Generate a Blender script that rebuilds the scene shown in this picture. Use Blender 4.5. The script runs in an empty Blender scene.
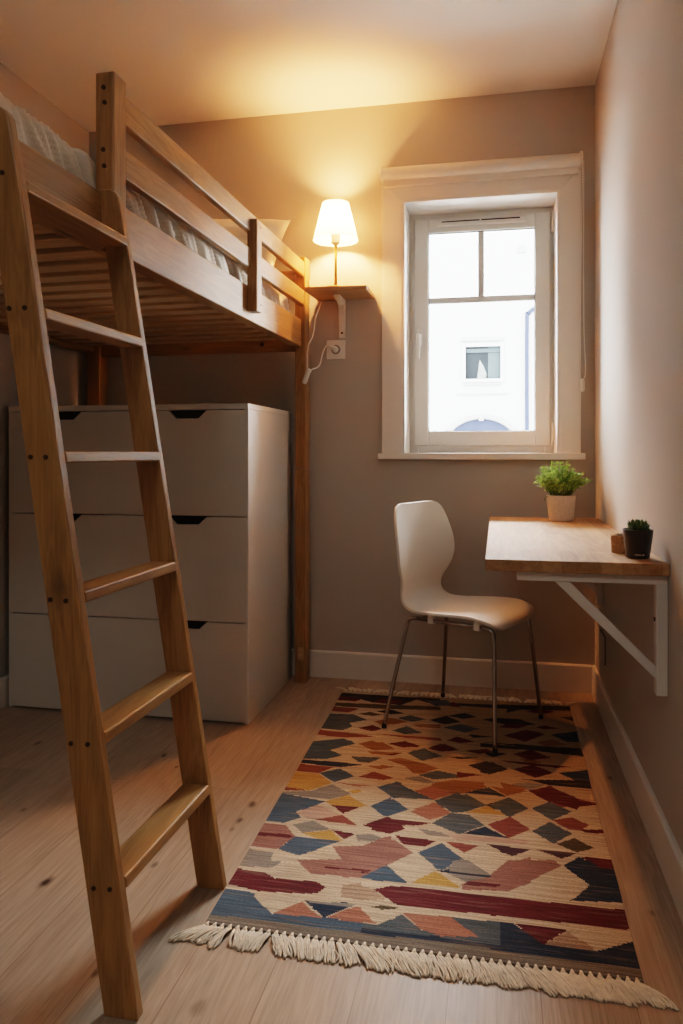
import bpy, bmesh, math, random
from math import sin, cos, pi, radians, sqrt, atan2
from mathutils import Vector, Matrix, noise

random.seed(7)
COL = bpy.context.scene.collection

# ------------------------------------------------------------------ helpers
def lin(c):
    return tuple((x / 12.92 if x <= .04045 else ((x + .055) / 1.055) ** 2.4) for x in [v / 255 for v in c])

ROOTLOC = {}

def thing(name, label, cat, loc=(0, 0, 0), rotz=0.0, group=None):
    o = bpy.data.objects.new(name, None)
    o.empty_display_size = .05
    COL.objects.link(o)
    o.location = loc
    o.rotation_euler = (0, 0, rotz)
    o['label'] = label
    o['category'] = cat
    if group:
        o['group'] = group
    ROOTLOC[o.name] = Vector(loc) if abs(rotz) < 1e-9 else Vector((0, 0, 0))
    return o

def root_of(o):
    while o.parent:
        o = o.parent
    return o

def obj(name, bm, mat, parent=None, label=None, smooth=False, bevel=0.0, seg=2, origin=None):
    """one mesh object; geometry is given in room coordinates (or in the local frame of a rotated thing)"""
    off = Vector((0, 0, 0))
    if parent is not None:
        off = ROOTLOC.get(root_of(parent).name, Vector((0, 0, 0)))
    elif origin is not None:
        off = Vector(origin)
    if off.length > 0:
        bmesh.ops.translate(bm, verts=bm.verts, vec=-off)
    bmesh.ops.recalc_face_normals(bm, faces=bm.faces)
    me = bpy.data.meshes.new(name)
    bm.to_mesh(me)
    bm.free()
    me.materials.append(mat)
    if smooth:
        for p in me.polygons:
            p.use_smooth = True
    o = bpy.data.objects.new(name, me)
    COL.objects.link(o)
    if parent is not None:
        o.parent = parent
    elif origin is not None:
        o.location = origin
    if label:
        o['label'] = label
    if bevel > 0:
        m = o.modifiers.new('Bevel', 'BEVEL')
        m.width = bevel
        m.segments = seg
        m.limit_method = 'ANGLE'
        m.angle_limit = radians(40)
    return o

def struct(name, bm, mat, **k):
    o = obj(name, bm, mat, **k)
    o['kind'] = 'structure'
    return o

def single(o, label, cat, group=None):
    o['label'] = label
    o['category'] = cat
    if group:
        o['group'] = group
    return o

def B():
    return bmesh.new()

def hexa(bm, pts):
    """eight corners: bottom four (ccw), top four (ccw)"""
    v = [bm.verts.new(p) for p in pts]
    for f in ((0, 1, 2, 3), (4, 5, 6, 7), (0, 1, 5, 4), (1, 2, 6, 5), (2, 3, 7, 6), (3, 0, 4, 7)):
        bm.faces.new([v[i] for i in f])
    return bm

def box(bm, x0, x1, y0, y1, z0, z1):
    return hexa(bm, [(x0, y0, z0), (x1, y0, z0), (x1, y1, z0), (x0, y1, z0),
                     (x0, y0, z1), (x1, y0, z1), (x1, y1, z1), (x0, y1, z1)])

def bx(*a):
    return box(B(), *a)

def prism(bm, poly, axis, a0, a1):
    """extrude a 2-D polygon along an axis; poly gives the two other coordinates in order"""
    def mk(p, a):
        if axis == 'x': return (a, p[0], p[1])
        if axis == 'y': return (p[0], a, p[1])
        return (p[0], p[1], a)
    A = [bm.verts.new(mk(p, a0)) for p in poly]
    C = [bm.verts.new(mk(p, a1)) for p in poly]
    n = len(poly)
    bm.faces.new(A)
    bm.faces.new(C)
    for i in range(n):
        bm.faces.new([A[i], A[(i + 1) % n], C[(i + 1) % n], C[i]])
    return bm

def tube(bm, pts, r, seg=10, closed=False, caps=True):
    pts = [Vector(p) for p in pts]
    n = len(pts)
    rad = r if isinstance(r, (list, tuple)) else [r] * n
    rings = []
    ref = None
    for i, p in enumerate(pts):
        t = (pts[min(i + 1, n - 1)] - pts[max(i - 1, 0)]).normalized()
        if ref is None:
            ref = Vector((0, 0, 1)) if abs(t.z) < .9 else Vector((1, 0, 0))
            ref = (ref - t * ref.dot(t)).normalized()
        else:
            ref = (ref - t * ref.dot(t)).normalized()
        b = t.cross(ref)
        rings.append([bm.verts.new(p + (ref * cos(2 * pi * k / seg) + b * sin(2 * pi * k / seg)) * rad[i]) for k in range(seg)])
    for i in range(n - 1):
        for k in range(seg):
            bm.faces.new([rings[i][k], rings[i][(k + 1) % seg], rings[i + 1][(k + 1) % seg], rings[i + 1][k]])
    if caps:
        bm.faces.new(rings[0])
        bm.faces.new(rings[-1])
    return bm

def smooth_path(pts, n=6):
    """Catmull-Rom through the points"""
    pts = [Vector(p) for p in pts]
    out = []
    for i in range(len(pts) - 1):
        p0 = pts[max(i - 1, 0)]; p1 = pts[i]; p2 = pts[i + 1]; p3 = pts[min(i + 2, len(pts) - 1)]
        for k in range(n):
            t = k / n
            out.append(.5 * ((2 * p1) + (p2 - p0) * t + (2 * p0 - 5 * p1 + 4 * p2 - p3) * t * t + (3 * p1 - p0 - 3 * p2 + p3) * t ** 3))
    out.append(pts[-1])
    return out

def lathe(bm, prof, cx, cy, seg=32, cap0=True, cap1=True):
    rings = [[bm.verts.new((cx + r * cos(2 * pi * k / seg), cy + r * sin(2 * pi * k / seg), z)) for k in range(seg)] for r, z in prof]
    for i in range(len(rings) - 1):
        for k in range(seg):
            bm.faces.new([rings[i][k], rings[i][(k + 1) % seg], rings[i + 1][(k + 1) % seg], rings[i + 1][k]])
    if cap0: bm.faces.new(rings[0])
    if cap1: bm.faces.new(rings[-1])
    return bm

def disc(bm, c, axis, r, h, seg=14):
    c = Vector(c)
    d = Vector({'x': (1, 0, 0), 'y': (0, 1, 0), 'z': (0, 0, 1)}[axis])
    return tube(bm, [c - d * h / 2, c + d * h / 2], r, seg)

# ------------------------------------------------------------------ materials
def new_mat(name):
    m = bpy.data.materials.new(name)
    m.use_nodes = True
    nt = m.node_tree
    return m, nt, nt.nodes, nt.links, nt.nodes['Principled BSDF']

def plain(name, c, rough=.5, metal=0.0, spec=.5, nscale=0, namt=.06, bump=0.0, bscale=200):
    m, nt, N, L, P = new_mat(name)
    c = lin(c)
    P.inputs['Roughness'].default_value = rough
    P.inputs['Metallic'].default_value = metal
    P.inputs['Specular IOR Level'].default_value = spec
    P.inputs['Base Color'].default_value = (*c, 1)
    tc = N.new('ShaderNodeTexCoord')
    if nscale:
        n = N.new('ShaderNodeTexNoise')
        n.inputs['Scale'].default_value = nscale
        n.inputs['Detail'].default_value = 4
        L.new(tc.outputs['Object'], n.inputs['Vector'])
        r = N.new('ShaderNodeValToRGB')
        r.color_ramp.elements[0].position = .3
        r.color_ramp.elements[1].position = .7
        r.color_ramp.elements[0].color = (*[x * (1 - namt) for x in c], 1)
        r.color_ramp.elements[1].color = (*[min(1, x * (1 + namt)) for x in c], 1)
        L.new(n.outputs['Fac'], r.inputs['Fac'])
        L.new(r.outputs['Color'], P.inputs['Base Color'])
    if bump:
        n2 = N.new('ShaderNodeTexNoise')
        n2.inputs['Scale'].default_value = bscale
        n2.inputs['Detail'].default_value = 3
        L.new(tc.outputs['Object'], n2.inputs['Vector'])
        b = N.new('ShaderNodeBump')
        b.inputs['Strength'].default_value = bump
        b.inputs['Distance'].default_value = .002
        L.new(n2.outputs['Fac'], b.inputs['Height'])
        L.new(b.outputs['Normal'], P.inputs['Normal'])
    return m

def wood(name, axis, dark, light, rough=.42, scale=1.0, knots=True):
    m, nt, N, L, P = new_mat(name)
    tc = N.new('ShaderNodeTexCoord')
    oi = N.new('ShaderNodeObjectInfo')
    mul = N.new('ShaderNodeVectorMath'); mul.operation = 'MULTIPLY'
    comb = N.new('ShaderNodeCombineXYZ')
    for i in range(3):
        L.new(oi.outputs['Random'], comb.inputs[i])
    mul.inputs[1].default_value = (7.3, 5.1, 9.7)
    L.new(comb.outputs[0], mul.inputs[0])
    add = N.new('ShaderNodeVectorMath'); add.operation = 'ADD'
    L.new(tc.outputs['Object'], add.inputs[0])
    L.new(mul.outputs[0], add.inputs[1])
    def mapped(long, cross):
        mp = N.new('ShaderNodeMapping')
        mp.inputs['Scale'].default_value = tuple((long if a == axis else cross) * scale for a in 'xyz')
        L.new(add.outputs[0], mp.inputs['Vector'])
        return mp
    m1 = mapped(1.3, 13)
    n1 = N.new('ShaderNodeTexNoise'); n1.inputs['Scale'].default_value = 1.6; n1.inputs['Detail'].default_value = 5
    n1.inputs['Distortion'].default_value = .9
    L.new(m1.outputs[0], n1.inputs['Vector'])
    sn = N.new('ShaderNodeMath'); sn.operation = 'MULTIPLY'; sn.inputs[1].default_value = 42
    L.new(n1.outputs['Fac'], sn.inputs[0])
    sn2 = N.new('ShaderNodeMath'); sn2.operation = 'SINE'
    L.new(sn.outputs[0], sn2.inputs[0])
    m2 = mapped(4, 160)
    n2 = N.new('ShaderNodeTexNoise'); n2.inputs['Scale'].default_value = 1.5; n2.inputs['Detail'].default_value = 3
    L.new(m2.outputs[0], n2.inputs['Vector'])
    a1 = N.new('ShaderNodeMath'); a1.operation = 'MULTIPLY_ADD'; a1.inputs[1].default_value = .10; a1.inputs[2].default_value = .0
    L.new(sn2.outputs[0], a1.inputs[0])
    a2 = N.new('ShaderNodeMath'); a2.operation = 'MULTIPLY_ADD'; a2.inputs[1].default_value = .5
    L.new(n2.outputs['Fac'], a2.inputs[0]); L.new(a1.outputs[0], a2.inputs[2])
    a3 = N.new('ShaderNodeMath'); a3.operation = 'MULTIPLY_ADD'; a3.inputs[1].default_value = .5
    L.new(n1.outputs['Fac'], a3.inputs[0]); L.new(a2.outputs[0], a3.inputs[2])
    r = N.new('ShaderNodeValToRGB')
    r.color_ramp.elements[0].position = .2; r.color_ramp.elements[1].position = .8
    r.color_ramp.elements[0].color = (*lin(dark), 1); r.color_ramp.elements[1].color = (*lin(light), 1)
    L.new(a3.outputs[0], r.inputs['Fac'])
    col = r.outputs['Color']
    if knots:
        m3 = mapped(2.2, 6)
        v = N.new('ShaderNodeTexVoronoi'); v.inputs['Scale'].default_value = 1.15
        L.new(m3.outputs[0], v.inputs['Vector'])
        kr = N.new('ShaderNodeValToRGB')
        kr.color_ramp.elements[0].position = .05; kr.color_ramp.elements[1].position = .13
        kr.color_ramp.elements[0].color = (1, 1, 1, 1); kr.color_ramp.elements[1].color = (0, 0, 0, 1)
        L.new(v.outputs['Distance'], kr.inputs['Fac'])
        mx = N.new('ShaderNodeMixRGB')
        mx.inputs['Color2'].default_value = (*[x * .35 for x in lin(dark)], 1)
        km = N.new('ShaderNodeMath'); km.operation = 'MULTIPLY'; km.inputs[1].default_value = .75
        L.new(kr.outputs['Color'], km.inputs[0])
        L.new(km.outputs[0], mx.inputs['Fac'])
        L.new(col, mx.inputs['Color1'])
        col = mx.outputs['Color']
    L.new(col, P.inputs['Base Color'])
    P.inputs['Roughness'].default_value = rough
    P.inputs['Specular IOR Level'].default_value = .4
    b = N.new('ShaderNodeBump'); b.inputs['Strength'].default_value = .08; b.inputs['Distance'].default_value = .002
    L.new(a3.outputs[0], b.inputs['Height'])
    L.new(b.outputs['Normal'], P.inputs['Normal'])
    return m

def emis(name, c, s):
    m, nt, N, L, P = new_mat(name)
    P.inputs['Base Color'].default_value = (*lin(c), 1)
    P.inputs['Emission Color'].default_value = (*lin(c), 1)
    P.inputs['Emission Strength'].default_value = s
    return m

def floor_mat():
    m, nt, N, L, P = new_mat('oak_floor')
    tc = N.new('ShaderNodeTexCoord')
    sep = N.new('ShaderNodeSeparateXYZ'); L.new(tc.outputs['Object'], sep.inputs[0])
    cb = N.new('ShaderNodeCombineXYZ')
    L.new(sep.outputs['Y'], cb.inputs['X'])
    sx = N.new('ShaderNodeMath'); sx.operation = 'SUBTRACT'; sx.inputs[1].default_value = .079 - 168 * .168
    L.new(sep.outputs['X'], sx.inputs[0]); L.new(sx.outputs[0], cb.inputs['Y'])
    br = N.new('ShaderNodeTexBrick')
    br.offset = .37; br.offset_frequency = 2
    br.inputs['Scale'].default_value = 1
    br.inputs['Brick Width'].default_value = 3.4
    br.inputs['Row Height'].default_value = .168
    br.inputs['Mortar Size'].default_value = .0013
    br.inputs['Mortar Smooth'].default_value = .4
    br.inputs['Color1'].default_value = (0, 0, 0, 1); br.inputs['Color2'].default_value = (1, 1, 1, 1)
    br.inputs['Mortar'].default_value = (.5, .5, .5, 1)
    L.new(cb.outputs[0], br.inputs['Vector'])
    # offset the grain plank by plank
    bo = N.new('ShaderNodeVectorMath'); bo.operation = 'MULTIPLY'; bo.inputs[1].default_value = (3.1, 17.0, 0)
    L.new(br.outputs['Color'], bo.inputs[0])
    ad = N.new('ShaderNodeVectorMath'); ad.operation = 'ADD'
    L.new(tc.outputs['Object'], ad.inputs[0]); L.new(bo.outputs[0], ad.inputs[1])
    mp = N.new('ShaderNodeMapping'); mp.inputs['Scale'].default_value = (9, .9, 1)
    L.new(ad.outputs[0], mp.inputs['Vector'])
    n1 = N.new('ShaderNodeTexNoise'); n1.inputs['Scale'].default_value = 1.6; n1.inputs['Detail'].default_value = 6; n1.inputs['Distortion'].default_value = 1.2
    L.new(mp.outputs[0], n1.inputs['Vector'])
    s = N.new('ShaderNodeMath'); s.operation = 'MULTIPLY'; s.inputs[1].default_value = 46
    L.new(n1.outputs['Fac'], s.inputs[0])
    s2 = N.new('ShaderNodeMath'); s2.operation = 'SINE'; L.new(s.outputs[0], s2.inputs[0])
    mp2 = N.new('ShaderNodeMapping'); mp2.inputs['Scale'].default_value = (170, 5, 1)
    L.new(ad.outputs[0], mp2.inputs['Vector'])
    n2 = N.new('ShaderNodeTexNoise'); n2.inputs['Scale'].default_value = 1.2; n2.inputs['Detail'].default_value = 3
    L.new(mp2.outputs[0], n2.inputs['Vector'])
    f1 = N.new('ShaderNodeMath'); f1.operation = 'MULTIPLY_ADD'; f1.inputs[1].default_value = .08
    L.new(s2.outputs[0], f1.inputs[0]); L.new(n2.outputs['Fac'], f1.inputs[2])
    f2 = N.new('ShaderNodeMath'); f2.operation = 'MULTIPLY_ADD'; f2.inputs[1].default_value = .22
    L.new(br.outputs['Color'], f2.inputs[0]); L.new(f1.outputs[0], f2.inputs[2])
    r = N.new('ShaderNodeValToRGB')
    r.color_ramp.elements[0].position = .25; r.color_ramp.elements[1].position = .95
    r.color_ramp.elements[0].color = (*lin((134, 117, 100)), 1); r.color_ramp.elements[1].color = (*lin((176, 156, 136)), 1)
    L.new(f2.outputs[0], r.inputs['Fac'])
    # knots
    nz = N.new('ShaderNodeTexNoise'); nz.inputs['Scale'].default_value = 30; nz.inputs['Detail'].default_value = 3
    L.new(tc.outputs['Object'], nz.inputs['Vector'])
    acc = None
    for kx_, ky_, kr_, ks_ in ((-1.03, 1.59, .013, 1), (-.815, 1.71, .008, .7), (-1.55, 2.35, .012, .8), (-1.08, 2.34, .010, 1), (-.682, 2.06, .012, 1), (-.686, 1.965, .009, .9), (-.69, 1.915, .008, .6),
                              (-.528, 1.287, .014, .45), (-.757, 1.33, .007, .7), (-1.0, 2.26, .006, .8), (-1.63, 2.9, .01, .8), (-1.3, 1.9, .008, .6), (-1.5, 1.65, .009, .7), (-.62, 2.75, .007, .6), (.34, 2.45, .009, .6), (.33, 1.75, .006, .5)):
        sb_ = N.new('ShaderNodeVectorMath'); sb_.operation = 'SUBTRACT'; sb_.inputs[1].default_value = (kx_, ky_, 0)
        L.new(tc.outputs['Object'], sb_.inputs[0])
        sc_ = N.new('ShaderNodeVectorMath'); sc_.operation = 'MULTIPLY'; sc_.inputs[1].default_value = (1 / kr_, .5 / kr_, 0)
        L.new(sb_.outputs[0], sc_.inputs[0])
        ln = N.new('ShaderNodeVectorMath'); ln.operation = 'LENGTH'; L.new(sc_.outputs[0], ln.inputs[0])
        wv_ = N.new('ShaderNodeMath'); wv_.operation = 'MULTIPLY_ADD'; wv_.inputs[1].default_value = 1.1; L.new(nz.outputs['Fac'], wv_.inputs[0]); L.new(ln.outputs['Value'], wv_.inputs[2])
        mr = N.new('ShaderNodeMapRange'); mr.interpolation_type = 'SMOOTHSTEP'
        mr.inputs[1].default_value = .7; mr.inputs[2].default_value = 1.9; mr.inputs[3].default_value = ks_; mr.inputs[4].default_value = 0
        L.new(wv_.outputs[0], mr.inputs[0])
        if acc is None: acc = mr.outputs[0]
        else:
            m_ = N.new('ShaderNodeMath'); m_.operation = 'MAXIMUM'; L.new(acc, m_.inputs[0]); L.new(mr.outputs[0], m_.inputs[1]); acc = m_.outputs[0]
    mx = N.new('ShaderNodeMixRGB'); mx.inputs['Color2'].default_value = (*lin((62, 46, 34)), 1)
    L.new(acc, mx.inputs['Fac']); L.new(r.outputs['Color'], mx.inputs['Color1'])
    mo = N.new('ShaderNodeMixRGB'); mo.inputs['Color2'].default_value = (*lin((96, 76, 58)), 1)
    L.new(mx.outputs['Color'], mo.inputs['Color1'])
    fm = N.new('ShaderNodeMath'); fm.operation = 'MULTIPLY'; fm.inputs[1].default_value = .65
    L.new(br.outputs['Fac'], fm.inputs[0]); L.new(fm.outputs[0], mo.inputs['Fac'])
    L.new(mo.outputs['Color'], P.inputs['Base Color'])
    P.inputs['Roughness'].default_value = .45
    P.inputs['Specular IOR Level'].default_value = .35
    b = N.new('ShaderNodeBump'); b.inputs['Strength'].default_value = .06; b.inputs['Distance'].default_value = .002
    L.new(f1.outputs[0], b.inputs['Height']); L.new(b.outputs['Normal'], P.inputs['Normal'])
    return m

def rug_mat():
    m, nt, N, L, P = new_mat('kilim_wool')
    at = N.new('ShaderNodeAttribute'); at.attribute_name = 'weave'
    tc = N.new('ShaderNodeTexCoord')
    mp = N.new('ShaderNodeMapping'); mp.inputs['Scale'].default_value = (3.5, 110, 1)
    L.new(tc.outputs['Object'], mp.inputs['Vector'])
    n = N.new('ShaderNodeTexNoise'); n.inputs['Scale'].default_value = 1.5; n.inputs['Detail'].default_value = 4; n.inputs['Roughness'].default_value = .7
    L.new(mp.outputs[0], n.inputs['Vector'])
    mp2 = N.new('ShaderNodeMapping'); mp2.inputs['Scale'].default_value = (160, 260, 1)
    L.new(tc.outputs['Object'], mp2.inputs['Vector'])
    n2 = N.new('ShaderNodeTexNoise'); n2.inputs['Scale'].default_value = 1; n2.inputs['Detail'].default_value = 2
    L.new(mp2.outputs[0], n2.inputs['Vector'])
    r = N.new('ShaderNodeMapRange'); r.inputs[1].default_value = .25; r.inputs[2].default_value = .75; r.inputs[3].default_value = .42; r.inputs[4].default_value = 1.5
    L.new(n.outputs['Fac'], r.inputs[0])
    r2 = N.new('ShaderNodeMapRange'); r2.inputs[1].default_value = .25; r2.inputs[2].default_value = .75; r2.inputs[3].default_value = .75; r2.inputs[4].default_value = 1.2
    L.new(n2.outputs['Fac'], r2.inputs[0])
    mu = N.new('ShaderNodeMath'); mu.operation = 'MULTIPLY'
    L.new(r.outputs[0], mu.inputs[0]); L.new(r2.outputs[0], mu.inputs[1])
    vm = N.new('ShaderNodeVectorMath'); vm.operation = 'SCALE'
    mp3 = N.new('ShaderNodeMapping'); mp3.inputs['Scale'].default_value = (5, 75, 1); mp3.inputs['Location'].default_value = (3, 7, 0)
    L.new(tc.outputs['Object'], mp3.inputs['Vector'])
    n3 = N.new('ShaderNodeTexNoise'); n3.inputs['Scale'].default_value = 1.5; n3.inputs['Detail'].default_value = 3
    L.new(mp3.outputs[0], n3.inputs['Vector'])
    r3 = N.new('ShaderNodeMapRange'); r3.inputs[1].default_value = .55; r3.inputs[2].default_value = .78; r3.inputs[3].default_value = 0; r3.inputs[4].default_value = .5
    L.new(n3.outputs['Fac'], r3.inputs[0])
    mc = N.new('ShaderNodeMixRGB'); mc.inputs['Color2'].default_value = (*lin((150, 126, 108)), 1)
    L.new(r3.outputs[0], mc.inputs['Fac']); L.new(at.outputs['Color'], mc.inputs['Color1'])
    L.new(mc.outputs['Color'], vm.inputs[0]); L.new(mu.outputs[0], vm.inputs['Scale'])
    L.new(vm.outputs[0], P.inputs['Base Color'])
    P.inputs['Roughness'].default_value = .95
    P.inputs['Specular IOR Level'].default_value = .1
    b = N.new('ShaderNodeBump'); b.inputs['Strength'].default_value = .5; b.inputs['Distance'].default_value = .002
    L.new(mu.outputs[0], b.inputs['Height']); L.new(b.outputs['Normal'], P.inputs['Normal'])
    return m

def glass_mat():
    m, nt, N, L, P = new_mat('window_glass')
    N.remove(P)
    out = N['Material Output']
    tr = N.new('ShaderNodeBsdfTransparent'); tr.inputs['Color'].default_value = (.97, .98, .98, 1)
    gl = N.new('ShaderNodeBsdfGlossy'); gl.inputs['Roughness'].default_value = .02
    fr = N.new('ShaderNodeFresnel'); fr.inputs['IOR'].default_value = 1.35
    mx = N.new('ShaderNodeMixShader')
    L.new(fr.outputs[0], mx.inputs[0]); L.new(tr.outputs[0], mx.inputs[1]); L.new(gl.outputs[0], mx.inputs[2])
    L.new(mx.outputs[0], out.inputs['Surface'])
    return m

def shade_mat():
    m, nt, N, L, P = new_mat('lamp_shade_fabric')
    N.remove(P)
    out = N['Material Output']
    tc = N.new('ShaderNodeTexCoord')
    n = N.new('ShaderNodeTexNoise'); n.inputs['Scale'].default_value = 160
    L.new(tc.outputs['Object'], n.inputs['Vector'])
    r = N.new('ShaderNodeValToRGB')
    r.color_ramp.elements[0].color = (.78, .72, .60, 1); r.color_ramp.elements[1].color = (.92, .87, .78, 1)
    L.new(n.outputs['Fac'], r.inputs['Fac'])
    d = N.new('ShaderNodeBsdfDiffuse'); t = N.new('ShaderNodeBsdfTranslucent')
    L.new(r.outputs['Color'], d.inputs['Color']); L.new(r.outputs['Color'], t.inputs['Color'])
    mx = N.new('ShaderNodeMixShader'); mx.inputs[0].default_value = SHADE_T
    L.new(d.outputs[0], mx.inputs[1]); L.new(t.outputs[0], mx.inputs[2])
    L.new(mx.outputs[0], out.inputs['Surface'])
    return m

def leaf_mat(name, c1, c2):
    m, nt, N, L, P = new_mat(name)
    tc = N.new('ShaderNodeTexCoord')
    n = N.new('ShaderNodeTexNoise'); n.inputs['Scale'].default_value = 40
    L.new(tc.outputs['Object'], n.inputs['Vector'])
    r = N.new('ShaderNodeValToRGB')
    r.color_ramp.elements[0].position = .35; r.color_ramp.elements[1].position = .65
    r.color_ramp.elements[0].color = (*lin(c1), 1); r.color_ramp.elements[1].color = (*lin(c2), 1)
    L.new(n.outputs['Fac'], r.inputs['Fac'])
    L.new(r.outputs['Color'], P.inputs['Base Color'])
    P.inputs['Roughness'].default_value = .5
    t = N.new('ShaderNodeBsdfTranslucent'); L.new(r.outputs['Color'], t.inputs['Color'])
    mx = N.new('ShaderNodeMixShader'); mx.inputs[0].default_value = .35
    L.new(P.outputs[0], mx.inputs[1]); L.new(t.outputs[0], mx.inputs[2])
    L.new(mx.outputs[0], N['Material Output'].inputs['Surface'])
    return m

SHADE_T = .42
WD, WL = (130, 94, 54), (174, 132, 82)
M = {
    'wood_x': wood('pine_along_width', 'x', WD, WL),
    'wood_y': wood('pine_along_length', 'y', WD, WL),
    'wood_z': wood('pine_upright', 'z', WD, WL),
    'slat': wood('pine_slats', 'x', (166, 128, 88), (206, 168, 122)),
    'shelf': wood('shelf_oak', 'x', (150, 112, 70), (190, 150, 104), knots=False),
    'wall': plain('greige_wall_paint', (181, 174, 165), .85, spec=.2, nscale=3, namt=.02, bump=.06, bscale=260),
    'ceiling': plain('ceiling_paint', (234, 229, 221), .9, spec=.1, nscale=3, namt=.015, bump=.04, bscale=220),
    'trim': plain('white_trim_paint', (224, 217, 208), .45, nscale=5, namt=.02),
    'upvc': plain('white_window_plastic', (216, 212, 204), .35, nscale=5, namt=.015),
    'dark_line': plain('dark_gasket', (52, 50, 48), .7, nscale=30),
    'chest': plain('white_foil_fronts', (204, 199, 191), .5, nscale=4, namt=.02),
    'black': plain('dark_recess', (12, 11, 11), .8, nscale=20),
    'chair': plain('white_lacquered_shell', (226, 220, 210), .38, nscale=6, namt=.015),
    'chrome': plain('chrome_tube', (176, 170, 164), .22, metal=1.0, nscale=20),
    'rubber': plain('black_rubber', (22, 20, 19), .7, nscale=40),
    'screw': plain('dark_screw_metal', (74, 54, 38), .5, metal=.6, nscale=60),
    'brass': plain('brass_stem', (176, 142, 86), .35, metal=.9, nscale=25),
    'plastic': plain('white_plastic', (226, 220, 210), .4, nscale=20, namt=.02),
    'steel': plain('white_powder_coated_steel', (214, 208, 200), .45, nscale=18, namt=.02),
    'blind': plain('blind_fabric', (226, 216, 203), .7, nscale=30, namt=.02),
    'sheet': plain('cotton_sheet', (222, 212, 198), .9, spec=.1, nscale=7, namt=.03, bump=.15, bscale=500),
    'pillow': plain('pillow_cotton', (230, 218, 200), .9, spec=.1, nscale=7, namt=.03, bump=.15, bscale=500),
    'pot': plain('speckled_stoneware', (196, 180, 164), .85, nscale=110, namt=.10, bump=.25, bscale=120),
    'cork': plain('cork_pot', (176, 134, 92), .9, nscale=150, namt=.22, bump=.4, bscale=150),
    'darkpot': plain('dark_glazed_pot', (40, 36, 32), .4, nscale=40, namt=.2),
    'soil': plain('potting_soil', (54, 42, 32), .95, nscale=120, namt=.4, bump=.8, bscale=180),
    'stem': plain('green_stems', (84, 104, 46), .7, nscale=40),
    'leaf': leaf_mat('small_fresh_leaves', (104, 136, 48), (172, 200, 100)),
    'succ': leaf_mat('succulent_leaves', (70, 98, 50), (124, 146, 90)),
    'fringe': plain('cotton_fringe', (224, 210, 190), .95, spec=.05, nscale=90, namt=.12),
    'knot': plain('fringe_knot', (132, 108, 84), .95, spec=.05, nscale=90, namt=.2),
    'facade': plain('white_render', (96, 96, 96), .9, spec=.1, nscale=1.5, namt=.01),
    'fac_trim': plain('pale_stone_trim', (80, 80, 79), .9, spec=.1, nscale=4, namt=.02),
    'fac_glass': plain('far_window_glass', (8, 12, 14), .6, spec=.05, nscale=2.5, namt=.25),
    'fac_glass2': plain('far_window_light_glass', (30, 36, 38), .6, spec=.05, nscale=2.5, namt=.1),
    'fac_blue': plain('blue_grey_metal', (24, 28, 40), .8, spec=.05, nscale=8, namt=.1),
    'ground': plain('pavement', (170, 168, 164), .9, nscale=3, namt=.1),
    'floor': floor_mat(),
    'rug': rug_mat(),
    'glass': glass_mat(),
    'shade': shade_mat(),
    'letter': plain('pale_print', (190, 186, 178), .6, nscale=30),
}

BULB = 700.0
WORLD = 26.0
FILL = 4.0
VIEW, LOOK, EXPO = 'Filmic', 'Medium High Contrast', 1.62
# ------------------------------------------------------------------ room shell
XL, XR, YB, YF, ZC = -1.91, .40, 3.306, -1.7, 2.533
struct('floor', bx(XL - .1, XR + .1, YF - .1, YB + .1, -.1, 0), M['floor'])
struct('ceiling', bx(XL - .1, XR + .1, YF - .1, YB + .24, ZC, ZC + .1), M['ceiling'])
struct('wall_left', bx(XL - .1, XL, YF - .1, YB + .1, 0, ZC), M['wall'])
struct('wall_right', bx(XR, XR + .1, YF - .1, YB + .1, 0, ZC), M['wall'])
struct('wall_front', bx(XL, XR, YF - .1, YF, 0, ZC), M['wall'])
OX0, OX1, OZ0, OZ1 = -.406, .259, 1.006, 2.104     # window opening
WT = .24
b = B()
box(b, XL, OX0, YB, YB + WT, 0, ZC)
box(b, OX1, XR, YB, YB + WT, 0, ZC)
box(b, OX0, OX1, YB, YB + WT, 0, OZ0 - .03)
box(b, OX0, OX1, YB, YB + WT, OZ1, ZC)
struct('wall_back', b, M['wall'])
def baseboard(name, along, a0, a1, plane, sgn):
    h, t = .117, .014
    prof = [(0, 0), (t, 0), (t, h - .006), (t - .006, h), (0, h)]
    if along == 'x':
        b = prism(B(), [(plane + sgn * p, q) for p, q in prof], 'x', a0, a1)
    else:
        b = prism(B(), [(plane + sgn * p, q) for p, q in prof], 'y', a0, a1)
    return struct(name, b, M['trim'])
baseboard('baseboard_back', 'x', XL + .014, XR - .014, YB, -1)
baseboard('baseboard_right', 'y', YF, YB, XR, -1)
baseboard('baseboard_left', 'y', YF, YB, XL, 1)

# ------------------------------------------------------------------ window
win = bpy.data.objects.new('window_1', None); COL.objects.link(win); win['kind'] = 'structure'
win.location = ((OX0 + OX1) / 2, YB, OZ0)
ROOTLOC['window_1'] = Vector(win.location)
def wpart(name, bm, mat, parent=win, **k):
    return obj(name, bm, mat, parent, **k)
# casing boards with mitred corners
TX0, TX1, TZ1 = -.494, .342, 2.192
cy0, cy1 = YB - .018, YB
wpart('casing', prism(B(), [(TX0, 1.0), (OX0, 1.0), (OX0, OZ1 - .0006), (TX0, TZ1 - .0006)], 'y', cy0, cy1), M['trim'], bevel=.0018)
wpart('casing', prism(B(), [(OX1, 1.0), (TX1, 1.0), (TX1, TZ1 - .0006), (OX1, OZ1 - .0006)], 'y', cy0, cy1), M['trim'], bevel=.0018)
wpart('casing', prism(B(), [(OX0, OZ1), (OX1, OZ1), (TX1, TZ1), (TX0, TZ1)], 'y', cy0, cy1), M['trim'], bevel=.0018)
wpart('sill', bx(-.509, .358, YB - .042, YB + .19, .972, 1.0), M['trim'], bevel=.003)
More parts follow.
